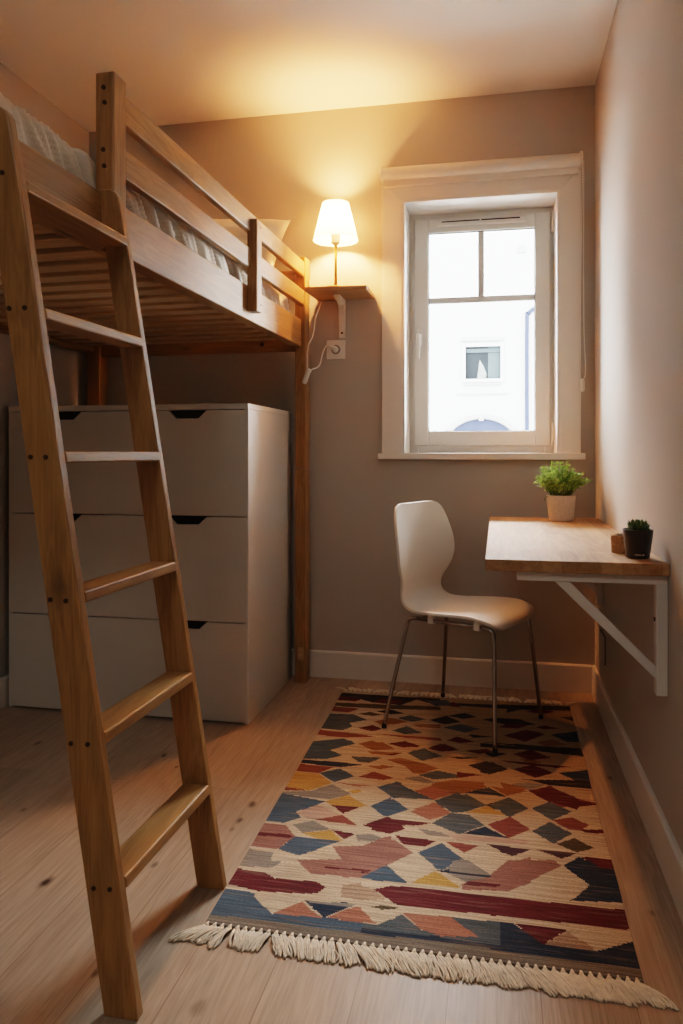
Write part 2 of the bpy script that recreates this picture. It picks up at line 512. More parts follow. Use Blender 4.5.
# reveal lining
FY = 3.48
b = B()
box(b, OX0, OX0 + .012, YB - .016, FY, 1.0, OZ1)
box(b, OX1 - .012, OX1, YB - .016, FY, 1.0, OZ1)
box(b, OX0 + .012, OX1 - .012, YB - .016, FY, OZ1 - .012, OZ1)
wpart('reveal_lining', b, M['trim'])
def ring(x0, x1, z0, z1, w, y0, y1, wb=None):
    wb = wb or w
    b = B()
    box(b, x0, x0 + w, y0, y1, z0, z1)
    box(b, x1 - w, x1, y0, y1, z0, z1)
    box(b, x0 + w, x1 - w, y0, y1, z0, z0 + wb)
    box(b, x0 + w, x1 - w, y0, y1, z1 - w, z1)
    return b
fr = wpart('frame', ring(-.405, .262, 1.0, 2.11, .052, FY, FY + .06), M['upvc'], bevel=.002)
SX0, SX1, SZ0, SZ1 = -.372, .231, 1.033, 2.068
sash = wpart('sash', ring(SX0, SX1, SZ0, SZ1, .066, FY - .016, FY + .04), M['upvc'], bevel=.004)
GX0, GX1, GZ0, GZ1 = SX0 + .066, SX1 - .066, SZ0 + .066, SZ1 - .066
wpart('gasket', ring(GX0 - .001, GX1 + .001, GZ0 - .001, GZ1 + .001, .0035, FY - .006, FY + .01), M['dark_line'], sash)
b = B()
box(b, -.084, -.057, FY - .004, FY + .012, 1.708, GZ1 - .003)
box(b, GX0 + .003, GX1 - .003, FY - .004, FY + .012, 1.681, 1.708)
wpart('glazing_bar', b, plain('grey_glazing_bar', (214, 216, 212), .4, nscale=5, namt=.02), sash, bevel=.003)
wpart('pane', bx(GX0 - .004, GX1 + .004, FY + .014, FY + .018, GZ0 - .004, GZ1 + .004), M['glass'], sash)
v = wpart('trickle_vent', bx(-.274, .13, FY - .032, FY - .016, 2.025, 2.054), M['upvc'], bevel=.004)
b = B(); box(b, -.245, -.076, FY - .034, FY - .030, 2.041, 2.0465); box(b, -.07, .1, FY - .034, FY - .030, 2.041, 2.0465)
wpart('slot', b, M['black'], v)
# handle
b = B()
box(b, -.362, -.334, FY - .026, FY - .016, 1.49, 1.56)
hd = wpart('handle', b, M['plastic'], bevel=.005)
wpart('lever', tube(B(), [(-.348, FY - .02, 1.535), (-.348, FY - .05, 1.535), (-.348, FY - .058, 1.525), (-.348, FY - .056, 1.49), (-.35, FY - .052, 1.425)], [.009, .009, .01, .0095, .008], 10), M['plastic'], hd, smooth=True)
for z0, z1 in ((1.982, 2.066), (1.05, 1.134)):
    h = wpart('hinge', tube(B(), [(.243, FY - .014, z0), (.243, FY - .014, z1)], .009, 12), M['plastic'], smooth=False)
    wpart('hinge_cap', bx(.232, .25, FY - .024, FY - .004, z0 - .008, z0), M['steel'], h)

# roller blind
bl = thing('roller_blind', 'white roller blind rolled up above the window with a bead chain', 'blind', (-.077, YB, 2.22))
obj('roll', tube(B(), [(-.486, YB - .04, 2.212), (.333, YB - .04, 2.212)], .0265, 24), M['blind'], bl, smooth=False)
obj('hem_bar', bx(-.484, .331, YB - .034, YB - .0185, 2.158, 2.192), M['blind'], bl, bevel=.003)
for x0, x1 in ((-.497, -.4865), (.334, .345)):
    b = prism(B(), [(YB - .0185, 2.18), (YB - .062, 2.19), (YB - .074, 2.205), (YB - .074, 2.225), (YB - .062, 2.24), (YB - .0185, 2.246)], 'x', x0, x1)
    obj('end_bracket', b, M['plastic'], bl, bevel=.002)
# the two strands of the bead chain
b = B()
def strand(pts):
    pp = smooth_path(pts, 30)
    acc = 0
    tube(b, pp[::6] + [pp[-1]], .0016, 5)
    last = pp[0]
    for p in pp:
        if (p - last).length >= .0085:
            bmesh.ops.create_icosphere(b, subdivisions=1, radius=.0031, matrix=Matrix.Translation(p))
            last = p
ycb = YB - .055
strand([(.348, ycb - .012, 2.20), (.347, ycb - .01, 1.8), (.349, ycb - .008, 1.5), (.356, ycb, 1.34), (.347, ycb, 1.30)])
strand([(.346, ycb + .018, 2.20), (.340, ycb + .014, 1.8), (.334, ycb + .01, 1.5), (.330, ycb, 1.34), (.341, ycb, 1.30)])
ch = obj('bead_chain', b, M['plastic'], bl, smooth=True)
obj('chain_weight', tube(B(), [(.343, ycb, 1.305), (.344, ycb, 1.295), (.344, ycb, 1.262), (.344, ycb, 1.252)], [.005, .0085, .009, .006], 12), M['plastic'], ch, smooth=True)

# ------------------------------------------------------------------ the house across the street
fy = 14.0
hs = thing('house', 'bright white rendered house across the street seen through the window', 'house', (-.2, fy, -3.0))
hw = B()
b = B()
wx0, wx1, wz0, wz1 = -.60, .10, 2.31, 2.97
for r_ in ((-7.0, wx0, -3, 8.2), (wx1, 7.0, -3, 8.2)):
    box(b, r_[0], r_[1], fy, fy + .4, r_[2], r_[3])
box(b, wx0, wx1, fy, fy + .4, -3, wz0); box(b, wx0, wx1, fy, fy + .4, wz1, 8.2)
obj('facade', b, M['facade'], hs)
wf = obj('window', ring(wx0 - .02, wx1 + .02, wz0 - .02, wz1 + .02, .055, fy - .03, fy + .1), M['facade'], hs, label='small square window with white surround')
obj('pane', bx(wx0, -.16, fy + .06, fy + .08, wz0, wz1), M['fac_glass'], wf)
obj('pane', bx(-.16, wx1, fy + .05, fy + .07, wz0, wz1), M['fac_glass2'], wf)
obj('blind', bx(wx0, wx1, fy + .03, fy + .045, 2.83, 2.90), M['fac_glass2'], wf)
obj('curtain', prism(B(), [(-.36, 2.33), (-.2, 2.33), (-.19, 2.45), (-.24, 2.58), (-.31, 2.70), (-.33, 2.55)], 'y', fy + .045, fy + .055), plain('far_curtain', (58, 60, 58), .8, spec=.05, nscale=9, namt=.2), wf)
obj('lintel', bx(-.64, .12, fy - .05, fy, 3.03, 3.09), M['fac_trim'], hs, bevel=.01)
obj('window_ledge', bx(-.60, .08, fy - .05, fy, 2.235, 2.255), M['fac_trim'], hs)
obj('string_course', bx(-.73, .2, fy - .03, fy, 2.06, 2.08), M['fac_trim'], hs)
arc = []
for k in range(25):
    a = pi * k / 24
    arc.append((-.28 + .66 * cos(a), 1.05 + .56 * sin(a)))
ar = obj('arched_door', prism(B(), arc + [(-.94, -2.9), (.38, -2.9)], 'y', fy - .04, fy - .002), M['fac_blue'], hs)
b = B()
tube(b, [(x, fy - .06, z) for x, z in [(-.28 + .70 * cos(pi * k / 24), 1.05 + .60 * sin(pi * k / 24)) for k in range(25)]], .04, 8)
obj('arch_moulding', b, M['fac_trim'], ar, smooth=True)
obj('keystone', bx(-.32, -.235, fy - .13, fy - .05, 1.58, 1.68), M['fac_trim'], ar)
obj('downpipe', tube(B(), smooth_path([(.525, fy - .06, -2.95), (.525, fy - .06, 1.0), (.525, fy - .06, 3.3), (.55, fy - .06, 3.48), (.66, fy - .06, 3.58), (.9, fy - .06, 3.64)], 6), .034, 10), M['fac_blue'], hs, smooth=True)
obj('wall_plaque', bx(.37, .5, fy - .03, fy, 4.6, 4.71), M['fac_trim'], hs)
struct('outside_ground', bx(-12, 12, YB + 1.5, fy + 3, -3.1, -3.0), M['ground'])  # street ground outside, below the view

# ------------------------------------------------------------------ loft bed (local frame: x out from its long side, y towards the window wall)
bed = thing('loft_bed', 'pine loft bed with two guard rails and slatted base along the left wall', 'bed', (-.815, 3.19, 0), -.0166)
W_ = 1.05
PT = .047
def post(x0, x1, y0, y1, z0, z1):
    return obj('post', bx(x0, x1, y0, y1, z0, z1), M['wood_z'], bed, bevel=.004)
bk = obj('post', bx(-PT, 0, 0, .075, 0, .929), M['wood_z'], bed, bevel=.002)
obj('upper_section', bx(-PT, 0, 0, .075, .931, 1.853), M['wood_z'], bk, bevel=.004)
obj('wood_plug', bx(-.034, -.008, -.001, .004, .10, .155), M['slat'], bk)
post(-W_, -W_ + .066, .0, .075, 0, 1.853)
mid = post(-PT, 0, -1.626, -1.57, 1.462, 1.859)
for z in (1.823, 1.789, 1.683, 1.646):
    obj('bolt', disc(B(), (-.024 + .002 * sin(z * 40), -1.627, z), 'y', .0052, .004), M['screw'], mid)
post(-PT, 0, -2.10, -2.04, 0, 1.853)
post(-W_, -W_ + .066, -2.10, -2.04, 0, 1.853)
obj('guard_rail', bx(-.026, -.003, -1.569, -.001, 1.763, 1.829), M['wood_y'], bed, bevel=.004)
obj('guard_rail', bx(-.026, -.003, -1.569, -.001, 1.637, 1.704), M['wood_y'], bed, bevel=.004)
sb = obj('side_board', bx(-.045, -.017, -2.04, -.001, 1.462, 1.58), M['wood_y'], bed, bevel=.004)
obj('side_board', bx(-W_, -W_ + .028, -2.04, 0, 1.462, 1.58), M['wood_y'], bed, bevel=.004)
rc = obj('rail_connector', bx(-.0165, .020, -.70, -.648, 1.488, 1.806), M['wood_z'], bed, bevel=.004)
for z in (1.515, 1.785):
    obj('bolt', disc(B(), (.020, -.66, z), 'x', .004, .003), M['screw'], rc)
obj('end_board', bx(-W_ + .066, -PT, .02, .048, 1.70, 1.80), M['wood_x'], bed, bevel=.004)
eb = obj('end_board', bx(-W_ + .066, -PT, .012, .044, 1.445, 1.51), M['wood_x'], bed, bevel=.004)
obj('bolt', disc(B(), (-.2, .011, 1.478), 'y', .009, .005), M['screw'], eb)
obj('end_board', bx(-W_ + .066, -PT, -2.085, -2.055, 1.462, 1.58), M['wood_x'], bed, bevel=.004)
obj('end_board', bx(-W_ + .066, -PT, -2.085, -2.055, 1.70, 1.80), M['wood_x'], bed, bevel=.004)
obj('slat_ledge', bx(-.068, -.045, -2.03, -.01, 1.464, 1.485), M['wood_y'], bed, bevel=.002)
obj('slat_ledge', bx(-W_ + .028, -W_ + .05, -2.03, -.01, 1.464, 1.485), M['wood_y'], bed, bevel=.002)
y = -.05
while y > -2.03:
    obj('slat', bx(-W_ + .029, -.046, y - .066, y, 1.4855, 1.503), M['slat'], bed, bevel=.003)
    y -= .1085

# mattress in a wrinkled sheet
def mattress():
    b = B()
    x0, x1, y0, y1, z0, z1 = -W_ + .036, -.064, -2.0, -.035, 1.5045, 1.676
    r = .035
    prof = []
    def arcp(cx, cz, a0, a1, n=5):
        for k in range(n + 1):
            a = radians(a0 + (a1 - a0) * k / n)
            prof.append((cx + r * cos(a), cz + r * sin(a), cos(a), sin(a)))
    def line(p, q, nx, nz, n):
        for k in range(1, n):
            t = k / n
            prof.append((p[0] + (q[0] - p[0]) * t, p[1] + (q[1] - p[1]) * t, nx, nz))
    arcp(x1 - r, z0 + r, -90, 0); line((x1, z0 + r), (x1, z1 - r), 1, 0, 10)
    arcp(x1 - r, z1 - r, 0, 90); line((x1 - r, z1), (x0 + r, z1), 0, 1, 24)
    arcp(x0 + r, z1 - r, 90, 180); line((x0, z1 - r), (x0, z0 + r), -1, 0, 6)
    arcp(x0 + r, z0 + r, 180, 270)
    NS = 330
    rings = []
    for i in range(NS + 1):
        t = i / NS
        y = y0 + (y1 - y0) * t
        e = min(t, 1 - t) * (y1 - y0)
        ins = 0 if e > r else r - sqrt(max(0, r * r - (r - e) ** 2))
        ring_ = []
        for (x, z, nx, nz) in prof:
            side = max(0, nx)
            n1 = noise.noise(Vector((x * 4, y * 17 + z * 13, z * 2)))
            n2 = noise.noise(Vector((x * 9 + 4, y * 38 + z * 24, z * 5)))
            n3 = noise.noise(Vector((x * 6, y * 5, 9.3)))
            d = .034 * (.6 - abs(n1) * 2.4) * (side * .9 + .1) + .006 * n2 * (side + .4) + .007 * n3 * max(0, nz)
            if z < z0 + .02 or nx < -.5:
                d = 0
            d = max(-.03, min(d, .017)) if side > .5 else d
            zz = z + nz * d - (ins if nz > 0 else 0) * max(0, nz)
            xx = x + nx * d - nx * ins
            ring_.append(b.verts.new((xx, y, zz)))
        rings.append(ring_)
    n = len(prof)
    for i in range(NS):
        for k in range(n):
            b.faces.new([rings[i][k], rings[i][(k + 1) % n], rings[i + 1][(k + 1) % n], rings[i + 1][k]])
    b.faces.new(rings[0]); b.faces.new(rings[-1])
    return b
mt = obj('mattress', mattress(), M['sheet'], smooth=True)
mt.location = (-.815, 3.19, 0); mt.rotation_euler = (0, 0, -.0166)
obj('underside_shade', bx(-W_ + .07, -.09, -1.97, -.06, 1.5036, 1.5043), plain('underside_shade_brown', (70, 52, 38), .95, nscale=40), mt)  # thin brown sheet that paints the shade seen between the slats
single(mt, 'mattress under a wrinkled white sheet on the loft bed slats', 'mattress')

def pillow():
    b = B()
    n = 36
    g = []
    for s in (1, -1):
        rows = []
        for i in range(n + 1):
            row = []
            for j in range(n + 1):
                u = -1 + 2 * i / n; w = -1 + 2 * j / n
                f = max(0, (1 - u ** 4)) ** .55 * max(0, (1 - w ** 4)) ** .55
                px = u * .31 * (1 - .07 * (1 - w * w))
                pz = w * .19 * (1 - .09 * (1 - u * u))
                th = .065 * f * (1 + .25 * noise.noise(Vector((u * 3, w * 3, s)))) + .007 * f * noise.noise(Vector((u * 9, w * 7, 3 + s)))
                row.append(b.verts.new((px, s * th, pz)))
            rows.append(row)
        for i in range(n):
            for j in range(n):
                b.faces.new([rows[i][j], rows[i + 1][j], rows[i + 1][j + 1], rows[i][j + 1]])
    bmesh.ops.remove_doubles(b, verts=b.verts, dist=.0008)
    R = Matrix.Translation((-1.19, 3.065, 1.852)) @ Matrix.Rotation(radians(-24), 4, 'X') @ Matrix.Rotation(radians(6), 4, 'Y')
    bmesh.ops.transform(b, matrix=R, verts=b.verts)
    return b
pw = obj('pillow', pillow(), M['pillow'], smooth=True, origin=(-1.165, 3.0, 1.66))
single(pw, 'cream pillow leaning against the end board of the loft bed', 'pillow')

# ------------------------------------------------------------------ ladder
def yfr(z): return 1.233 - .0446 * z
def ybk(z): return 1.642 - .0662 * z
lad = thing('ladder', 'wooden six-step bunk ladder leaning on the left loft bed', 'ladder', (-.65, 1.44, 0))
TH = .023
def stringer(xl, xr, ky, ztop):
    zs = [0] + [ztop * k / 10 for k in range(1, 10)]
    pts = [(xl(z), z) for z in zs]
    rpts = [(xr(z), z) for z in zs]
    zt = ztop
    cl, cr_ = xl(zt), xr(zt)
    r = .03
    top_r = [(cr_ - r + r * sin(radians(a)), zt - r + r * cos(radians(a))) for a in (90, 70, 50, 30, 10)]
    top_l = [(cl, zt)]
    poly = pts + top_l + top_r[::-1] + rpts[::-1]
    b = B()
    A = [b.verts.new((x, ky(z), z)) for x, z in poly]
    C = [b.verts.new((x, ky(z) + TH, z)) for x, z in poly]
    n = len(poly)
    b.faces.new(A); b.faces.new(C)
    for i in range(n):
        b.faces.new([A[i], A[(i + 1) % n], C[(i + 1) % n], C[i]])
    return b
flx = lambda z: -.684 - .125 * z
frx = lambda z: -.618 - .128 * z
blx = lambda z: -.677 - .122 * z
brx = lambda z: -.611 - .130 * z
r1 = obj('side_rail', stringer(flx, frx, yfr, 1.602), M['wood_z'], lad, bevel=.003)
r2 = obj('side_rail', stringer(blx, brx, ybk, 1.585), M['wood_z'], lad, bevel=.003)
for x, z in ((-.832, 1.252), (-.802, 1.252), (-.798, .993), (-.769, .993), (-.767, .743), (-.737, .742), (-.734, .489), (-.702, .49), (-.697, .232), (-.666, .234), (-.838, 1.485), (-.862, 1.488)):
    obj('bolt', disc(B(), (x, yfr(z) - .0005, z), 'y', .0042, .003), M['screw'], r1)
for zt in (1.478, 1.256, 1.003, .756, .505, .246):
    zb = zt - .021
    def c(z, yk, add, fx):
        return (fx(z), yk(z) + add, z)
    e = .0
    pts = []
    for z in (zb, zt):
        pts += [(flx(z) + .004, yfr(z) + TH - .002, z), (frx(z) + .002, yfr(z) + TH - .002, z), (brx(z) + .002, ybk(z) + .002, z), (blx(z) + .004, ybk(z) + .002, z)]
    obj('rung', hexa(B(), pts), M['wood_y'], lad, bevel=.0035)

# ------------------------------------------------------------------ chest of drawers
cx0, cx1, cyf, cyb = -1.885, -.896, 2.661, 3.257
chs = thing('chest_of_drawers', 'white three-drawer chest standing under the loft bed', 'chest of drawers', ((cx0 + cx1) / 2, (cyf + cyb) / 2, 0))
b = B()
box(b, cx0, cx0 + .016, cyf + .002, cyb, 0, 1.162)
box(b, cx1 - .016, cx1, cyf + .002, cyb, 0, 1.162)
box(b, cx0 + .016, cx1 - .016, cyb - .008, cyb, 0, 1.162)
box(b, cx0 + .016, cx1 - .016, cyf + .03, cyb - .008, .01, .03)
obj('carcass', b, M['chest'], chs, bevel=.0012)
obj('top_panel', bx(cx0, cx1, cyf - .001, cyb, 1.1622, 1.183), M['chest'], chs, bevel=.0015)
mid_x = (cx0 + cx1) / 2
for z0, z1 in ((.766, 1.159), (.374, .762), (.006, .370)):
    xa, xb = cx0 + .003, cx1 - .004
    d = .030
    poly = [(xa, z0), (xb, z0), (xb, z1)]
    n0, n1 = -1.211, -1.058
    for (l, r) in ((n0, n1), (2 * mid_x - n1, 2 * mid_x - n0)):
        poly += [(r, z1), (r - .033, z1 - d), (l + .029, z1 - d), (l, z1)]
    poly += [(xa, z1)]
    dr = obj('drawer', prism(B(), poly, 'y', cyf, cyf + .018), M['chest'], chs, bevel=.001)
    for (l, r) in ((n0, n1), (2 * mid_x - n1, 2 * mid_x - n0)):
        obj('pull_recess_shade', bx(l - .01, r + .01, cyf + .0185, cyf + .024, z1 - d - .01, z1 + .002), M['black'], dr, label='black panel painting the shade inside the cut-out grip')  # black backing panel stands in for the dark inside each notch

# ------------------------------------------------------------------ wall shelf, table lamp, outlet
shf = thing('wall_shelf', 'small wooden wall shelf carrying the lit table lamp', 'shelf', (-.66, YB, 1.68))
obj('board', prism(B(), [(-.793, 3.09), (-.53, 3.105), (-.53, YB), (-.783, YB)], 'z', 1.68, 1.698), M['shelf'], shf, bevel=.002)
b = prism(B(), [(3.175, 1.679), (3.178, 1.670), (3.24, 1.664), (3.275, 1.654), (3.290, 1.63), (3.294, 1.52), (3.2965, 1.512), (YB, 1.512), (YB, 1.679)], 'x', -.688, -.659)
br = obj('bracket', b, M['steel'], shf, bevel=.002)
for z in (1.645, 1.532):
    obj('screw', disc(B(), (-.673, 3.292, z), 'y', .005, .006), M['screw'], br)

lx, ly = -.678, 3.18
lamp = thing('table_lamp', 'lit table lamp with white tapered shade and brass stem on the wall shelf', 'lamp', (lx, ly, 1.6985))
obj('base', lathe(B(), [(.057, 1.6985), (.058, 1.703), (.056, 1.7075), (.012, 1.7095), (.0075, 1.712)], lx, ly, 36), M['brass'], lamp, smooth=False, bevel=.001)
obj('stem', lathe(B(), [(.0062, 1.709), (.0062, 1.895)], lx, ly, 14), M['brass'], lamp, smooth=True)
obj('socket', lathe(B(), [(.0075, 1.888), (.011, 1.893), (.02, 1.90), (.0205, 1.945), (.015, 1.948)], lx, ly, 20), M['plastic'], lamp, smooth=False, bevel=.001)
bm_ = B()
lathe(bm_, [(.011, 1.948), (.017, 1.958), (.027, 1.975), (.030, 1.992), (.026, 2.01), (.014, 2.021), (.003, 2.0235)], lx, ly, 20)
obj('bulb', bm_, emis('glowing_bulb', (255, 164, 96), BULB), lamp, smooth=True)
b = lathe(B(), [(.096, 1.912), (.0565, 2.070)], lx, ly, 48, False, False)
sh = obj('lamp_shade', b, M['shade'], lamp, smooth=True)
for r_, z in ((.0962, 1.9125), (.0567, 2.0695)):
    pts = [(lx + r_ * cos(2 * pi * k / 48), ly + r_ * sin(2 * pi * k / 48), z) for k in range(49)]
    wr = obj('wire_ring', tube(B(), pts, .0011, 5), M['plastic'], sh, smooth=True)
for k in range(3):
    a = 2 * pi * k / 3 + .4
    obj('wire_spoke', tube(B(), [(lx + .019 * cos(a), ly + .019 * sin(a), 1.944), (lx + .0945 * cos(a), ly + .0945 * sin(a), 1.914)], .0009, 5), M['plastic'], sh, smooth=True)
cord = [(-.766, 3.285, 1.674), (-.773, 3.27, 1.64), (-.785, 3.25, 1.592), (-.788, 3.24, 1.542), (-.793, 3.225, 1.505), (-.803, 3.20, 1.470), (-.803, 3.176, 1.414), (-.800, 3.168, 1.362)]
cord2 = [(-.785, 3.168, 1.348), (-.781, 3.172, 1.360), (-.765, 3.19, 1.368), (-.757, 3.22, 1.386), (-.752, 3.245, 1.432), (-.745, 3.26, 1.461), (-.733, 3.265, 1.476), (-.712, 3.262, 1.466)]
cb_ = B()
tube(cb_, smooth_path(cord, 5), .0026, 8); tube(cb_, smooth_path(cord2, 5), .0026, 8)
cbo = obj('cord', cb_, M['plastic'], lamp, smooth=True)
obj('inline_switch', tube(B(), [(-.790, 3.168, 1.362), (-.793, 3.167, 1.356), (-.812, 3.166, 1.305), (-.815, 3.166, 1.298)], [.006, .0105, .0105, .006], 10), M['plastic'], cbo, smooth=True)
obj('plug', tube(B(), [(-.702, 3.2945, 1.459), (-.702, 3.272, 1.459), (-.703, 3.262, 1.461), (-.712, 3.258, 1.466), (-.72, 3.26, 1.471)], [.013, .013, .011, .008, .004], 14), M['plastic'], cbo, smooth=True)

def outlet(label, plate, face):
    o = thing('wall_outlet', label, 'outlet', plate)
    return o
ol = outlet('square white wall outlet under the lamp shelf with a plug in it', (-.7025, YB, 1.4595), 'y')
obj('plate', bx(-.745, -.66, YB - .009, YB, 1.417, 1.502), M['plastic'], ol, bevel=.003)
obj('socket_well', tube(B(), [(-.7025, YB - .0095, 1.4595), (-.7025, YB - .0005, 1.4595)], .021, 24), plain('grey_socket', (150, 142, 132), .6, nscale=20), ol)
o2 = outlet('blank white wall plate low on the right wall below the desk', (XR, 3.048, .257), 'x')
obj('plate', bx(XR - .009, XR, 2.988, 3.108, .207, .307), M['wall'], o2, bevel=.003)
obj('rim', bx(XR - .004, XR - .0003, 2.984, 3.112, .203, .311), plain('shadow_gap_rim', (96, 86, 78), .8, nscale=20), o2)

# ------------------------------------------------------------------ wall desk
dsk = thing('wall_desk', 'wall-mounted oak desk on white triangular brackets at the right wall', 'desk', (.2, 2.53, .42))
def desk_mat():
    m, nt, N, L, P = new_mat('oak_butcher_block')
    tc = N.new('ShaderNodeTexCoord')
    sp = N.new('ShaderNodeSeparateXYZ'); L.new(tc.outputs['Object'], sp.inputs[0])
    cb = N.new('ShaderNodeCombineXYZ'); L.new(sp.outputs['Y'], cb.inputs['X']); L.new(sp.outputs['X'], cb.inputs['Y'])
    br = N.new('ShaderNodeTexBrick'); br.offset = .43
    br.inputs['Scale'].default_value = 1; br.inputs['Brick Width'].default_value = .42; br.inputs['Row Height'].default_value = .046
    br.inputs['Mortar Size'].default_value = .0004
    br.inputs['Color1'].default_value = (0, 0, 0, 1); br.inputs['Color2'].default_value = (1, 1, 1, 1); br.inputs['Mortar'].default_value = (.3, .3, .3, 1)
    L.new(cb.outputs[0], br.inputs['Vector'])
    mp = N.new('ShaderNodeMapping'); mp.inputs['Scale'].default_value = (60, 5, 60)
    sh_ = N.new('ShaderNodeVectorMath'); sh_.operation = 'MULTIPLY_ADD'; sh_.inputs[1].default_value = (9, 9, 9)
    L.new(br.outputs['Color'], sh_.inputs[0]); L.new(tc.outputs['Object'], sh_.inputs[2])
    L.new(sh_.outputs[0], mp.inputs['Vector'])
    n = N.new('ShaderNodeTexNoise'); n.inputs['Scale'].default_value = 1.4; n.inputs['Detail'].default_value = 5; n.inputs['Distortion'].default_value = .6
    L.new(mp.outputs[0], n.inputs['Vector'])
    f = N.new('ShaderNodeMath'); f.operation = 'MULTIPLY_ADD'; f.inputs[1].default_value = .35
    L.new(br.outputs['Color'], f.inputs[0]); L.new(n.outputs['Fac'], f.inputs[2])
    r = N.new('ShaderNodeValToRGB'); r.color_ramp.elements[0].position = .3; r.color_ramp.elements[1].position = 1.0
    r.color_ramp.elements[0].color = (*lin((140, 102, 64)), 1); r.color_ramp.elements[1].color = (*lin((190, 150, 108)), 1)
    L.new(f.outputs[0], r.inputs['Fac']); L.new(r.outputs['Color'], P.inputs['Base Color'])
    P.inputs['Roughness'].default_value = .55
    P.inputs['Specular IOR Level'].default_value = .3
    return m
obj('tabletop', bx(-.029, .399, 1.905, 3.18, .709, .738), desk_mat(), dsk, bevel=.002)
def bracket(y0, y1):
    b = B()
    box(b, .048, .399, y0, y1, .685, .7085)
    box(b, .373, .399, y0, y1, .419, .685)
    prism(b, [(.138, .6855), (.174, .6855), (.3735, .487), (.3735, .458)], 'y', y0 + .004, y1 - .004)
    o = obj('bracket', b, M['steel'], dsk, bevel=.002)
    return o
k1 = bracket(1.925, 1.955)
obj('screw', disc(B(), (.372, 1.94, .60), 'x', .005, .003), M['screw'], k1)
bracket(3.035, 3.065)

# ------------------------------------------------------------------ plants
def bushy(cx, cy, z0):
    random.seed(11)
    b = B(); st = B()
    for i in range(150):
        a = random.uniform(0, 2 * pi)
        rr = sqrt(random.random())
        spread = rr * random.uniform(.092, .118)
        h = .134 * (1 - .5 * rr ** 2) * random.uniform(.66, 1.12)
        base = Vector((cx + cos(a) * rr * .034, cy + sin(a) * rr * .034, z0))
        tip = Vector((cx + cos(a) * spread, cy + sin(a) * spread, z0 + h))
        if tip.x > .385: tip.x = .385 - random.random() * .01
        midp = base.lerp(tip, .5) + Vector((0, 0, .018))
        path = smooth_path([base, midp, tip], 5)
        tube(st, path, .0008, 4)
        for j, p in enumerate(path[3:]):
            for q in range(3):
                d = Vector((random.gauss(0, 1), random.gauss(0, 1), random.gauss(.35, .7))).normalized()
                up = Vector((random.gauss(0, .4), random.gauss(0, .4), 1)).normalized()
                s = d.cross(up)
                if s.length < .1: continue
                s.normalize()
                l = random.uniform(.008, .0145); w = l * .34
                o = p + Vector((random.gauss(0, .0025), random.gauss(0, .0025), random.gauss(0, .0025)))
                nn = s.cross(d) * (w * .35)
                v0 = b.verts.new(o); v1 = b.verts.new(o + d * l * .5 + s * w + nn); v2 = b.verts.new(o + d * l); v3 = b.verts.new(o + d * l * .5 - s * w + nn)
                b.faces.new([v0, v1, v2]); b.faces.new([v0, v2, v3])
    return b, st
px, py, pz = .243, 3.045, .7385
pl = thing('potted_plant', 'bushy light green houseplant in a pale stoneware pot at the far end of the desk', 'plant', (px, py, pz))
obj('pot', lathe(B(), [(.041, pz), (.0455, pz + .003), (.0545, pz + .094), (.055, pz + .098), (.0525, pz + .099), (.050, pz + .094), (.049, pz + .082)], px, py, 40), M['pot'], pl, smooth=False, bevel=.001)
obj('soil', lathe(B(), [(.0485, pz + .080), (.049, pz + .084), (.02, pz + .087)], px, py, 24), M['soil'], pl)
lf, stm = bushy(px - .006, py - .008, pz + .086)
obj('foliage', lf, M['leaf'], pl)
obj('stems', stm, M['stem'], pl)
obj('dried_tag', tube(B(), smooth_path([(px - .05, py - .03, pz + .095), (px - .062, py - .034, pz + .088), (px - .064, py - .034, pz + .078)], 4), .0012, 5), M['stem'], pl)

def succ_leaf(b, base, d, l, w, t):
    d = d.normalized()
    s = d.cross(Vector((0, 0, 1)))
    if s.length < .05: s = Vector((1, 0, 0))
    s.normalize(); u = s.cross(d)
    rings = []
    for k in range(7):
        f = k / 6
        ww = w * (sin(pi * min(1, .18 + f * .82)) ** .7) * (1 if f < .99 else .08)
        tt = t * (sin(pi * min(1, .2 + f * .8)) ** .6)
        c = base + d * l * f + u * (.22 * l * f * f)
        rings.append([b.verts.new(c + s * ww * cos(2 * pi * q / 8) + u * tt * sin(2 * pi * q / 8)) for q in range(8)])
    for i in range(6):
        for q in range(8):
            b.faces.new([rings[i][q], rings[i][(q + 1) % 8], rings[i + 1][(q + 1) % 8], rings[i + 1][q]])
    b.faces.new(rings[0]); b.faces.new(rings[-1])
random.seed(5)
sx, sy = .345, 2.005
su = thing('potted_succulent', 'green succulent in a small dark tapered pot near the front of the desk', 'plant', (sx, sy, .7385))
pz = .7385
obj('pot', lathe(B(), [(.024, pz), (.028, pz + .002), (.0365, pz + .069), (.0365, pz + .071), (.034, pz + .071), (.0325, pz + .064)], sx, sy, 36), M['darkpot'], su, bevel=.0008)
obj('soil', lathe(B(), [(.0315, pz + .058), (.032, pz + .063), (.015, pz + .065)], sx, sy, 24), M['soil'], su)
b = B()
for i in range(22):
    a = i * 2.399
    f = i / 21
    tilt = .35 + (1 - f) * .75
    d = Vector((cos(a) * sin(tilt), sin(a) * sin(tilt), cos(tilt)))
    succ_leaf(b, Vector((sx + cos(a) * .004, sy + sin(a) * .004, pz + .063)), d, .030 + .006 * (1 - abs(f - .5)), .0075, .0035)
for (ox, oy, n_, l_) in ((-.022, -.008, 7, .014), (.024, -.004, 6, .012), (.02, .012, 8, .022), (-.012, .014, 8, .024)):
    for i in range(n_):
        a = i * 2.399 + ox * 90
        d = Vector((cos(a) * .7, sin(a) * .7, .75))
        succ_leaf(b, Vector((sx + ox * .9, sy + oy, pz + .064)), d, l_, .0045, .0025)
obj('succulent_leaves', b, M['succ'], su, smooth=True)
b = B()
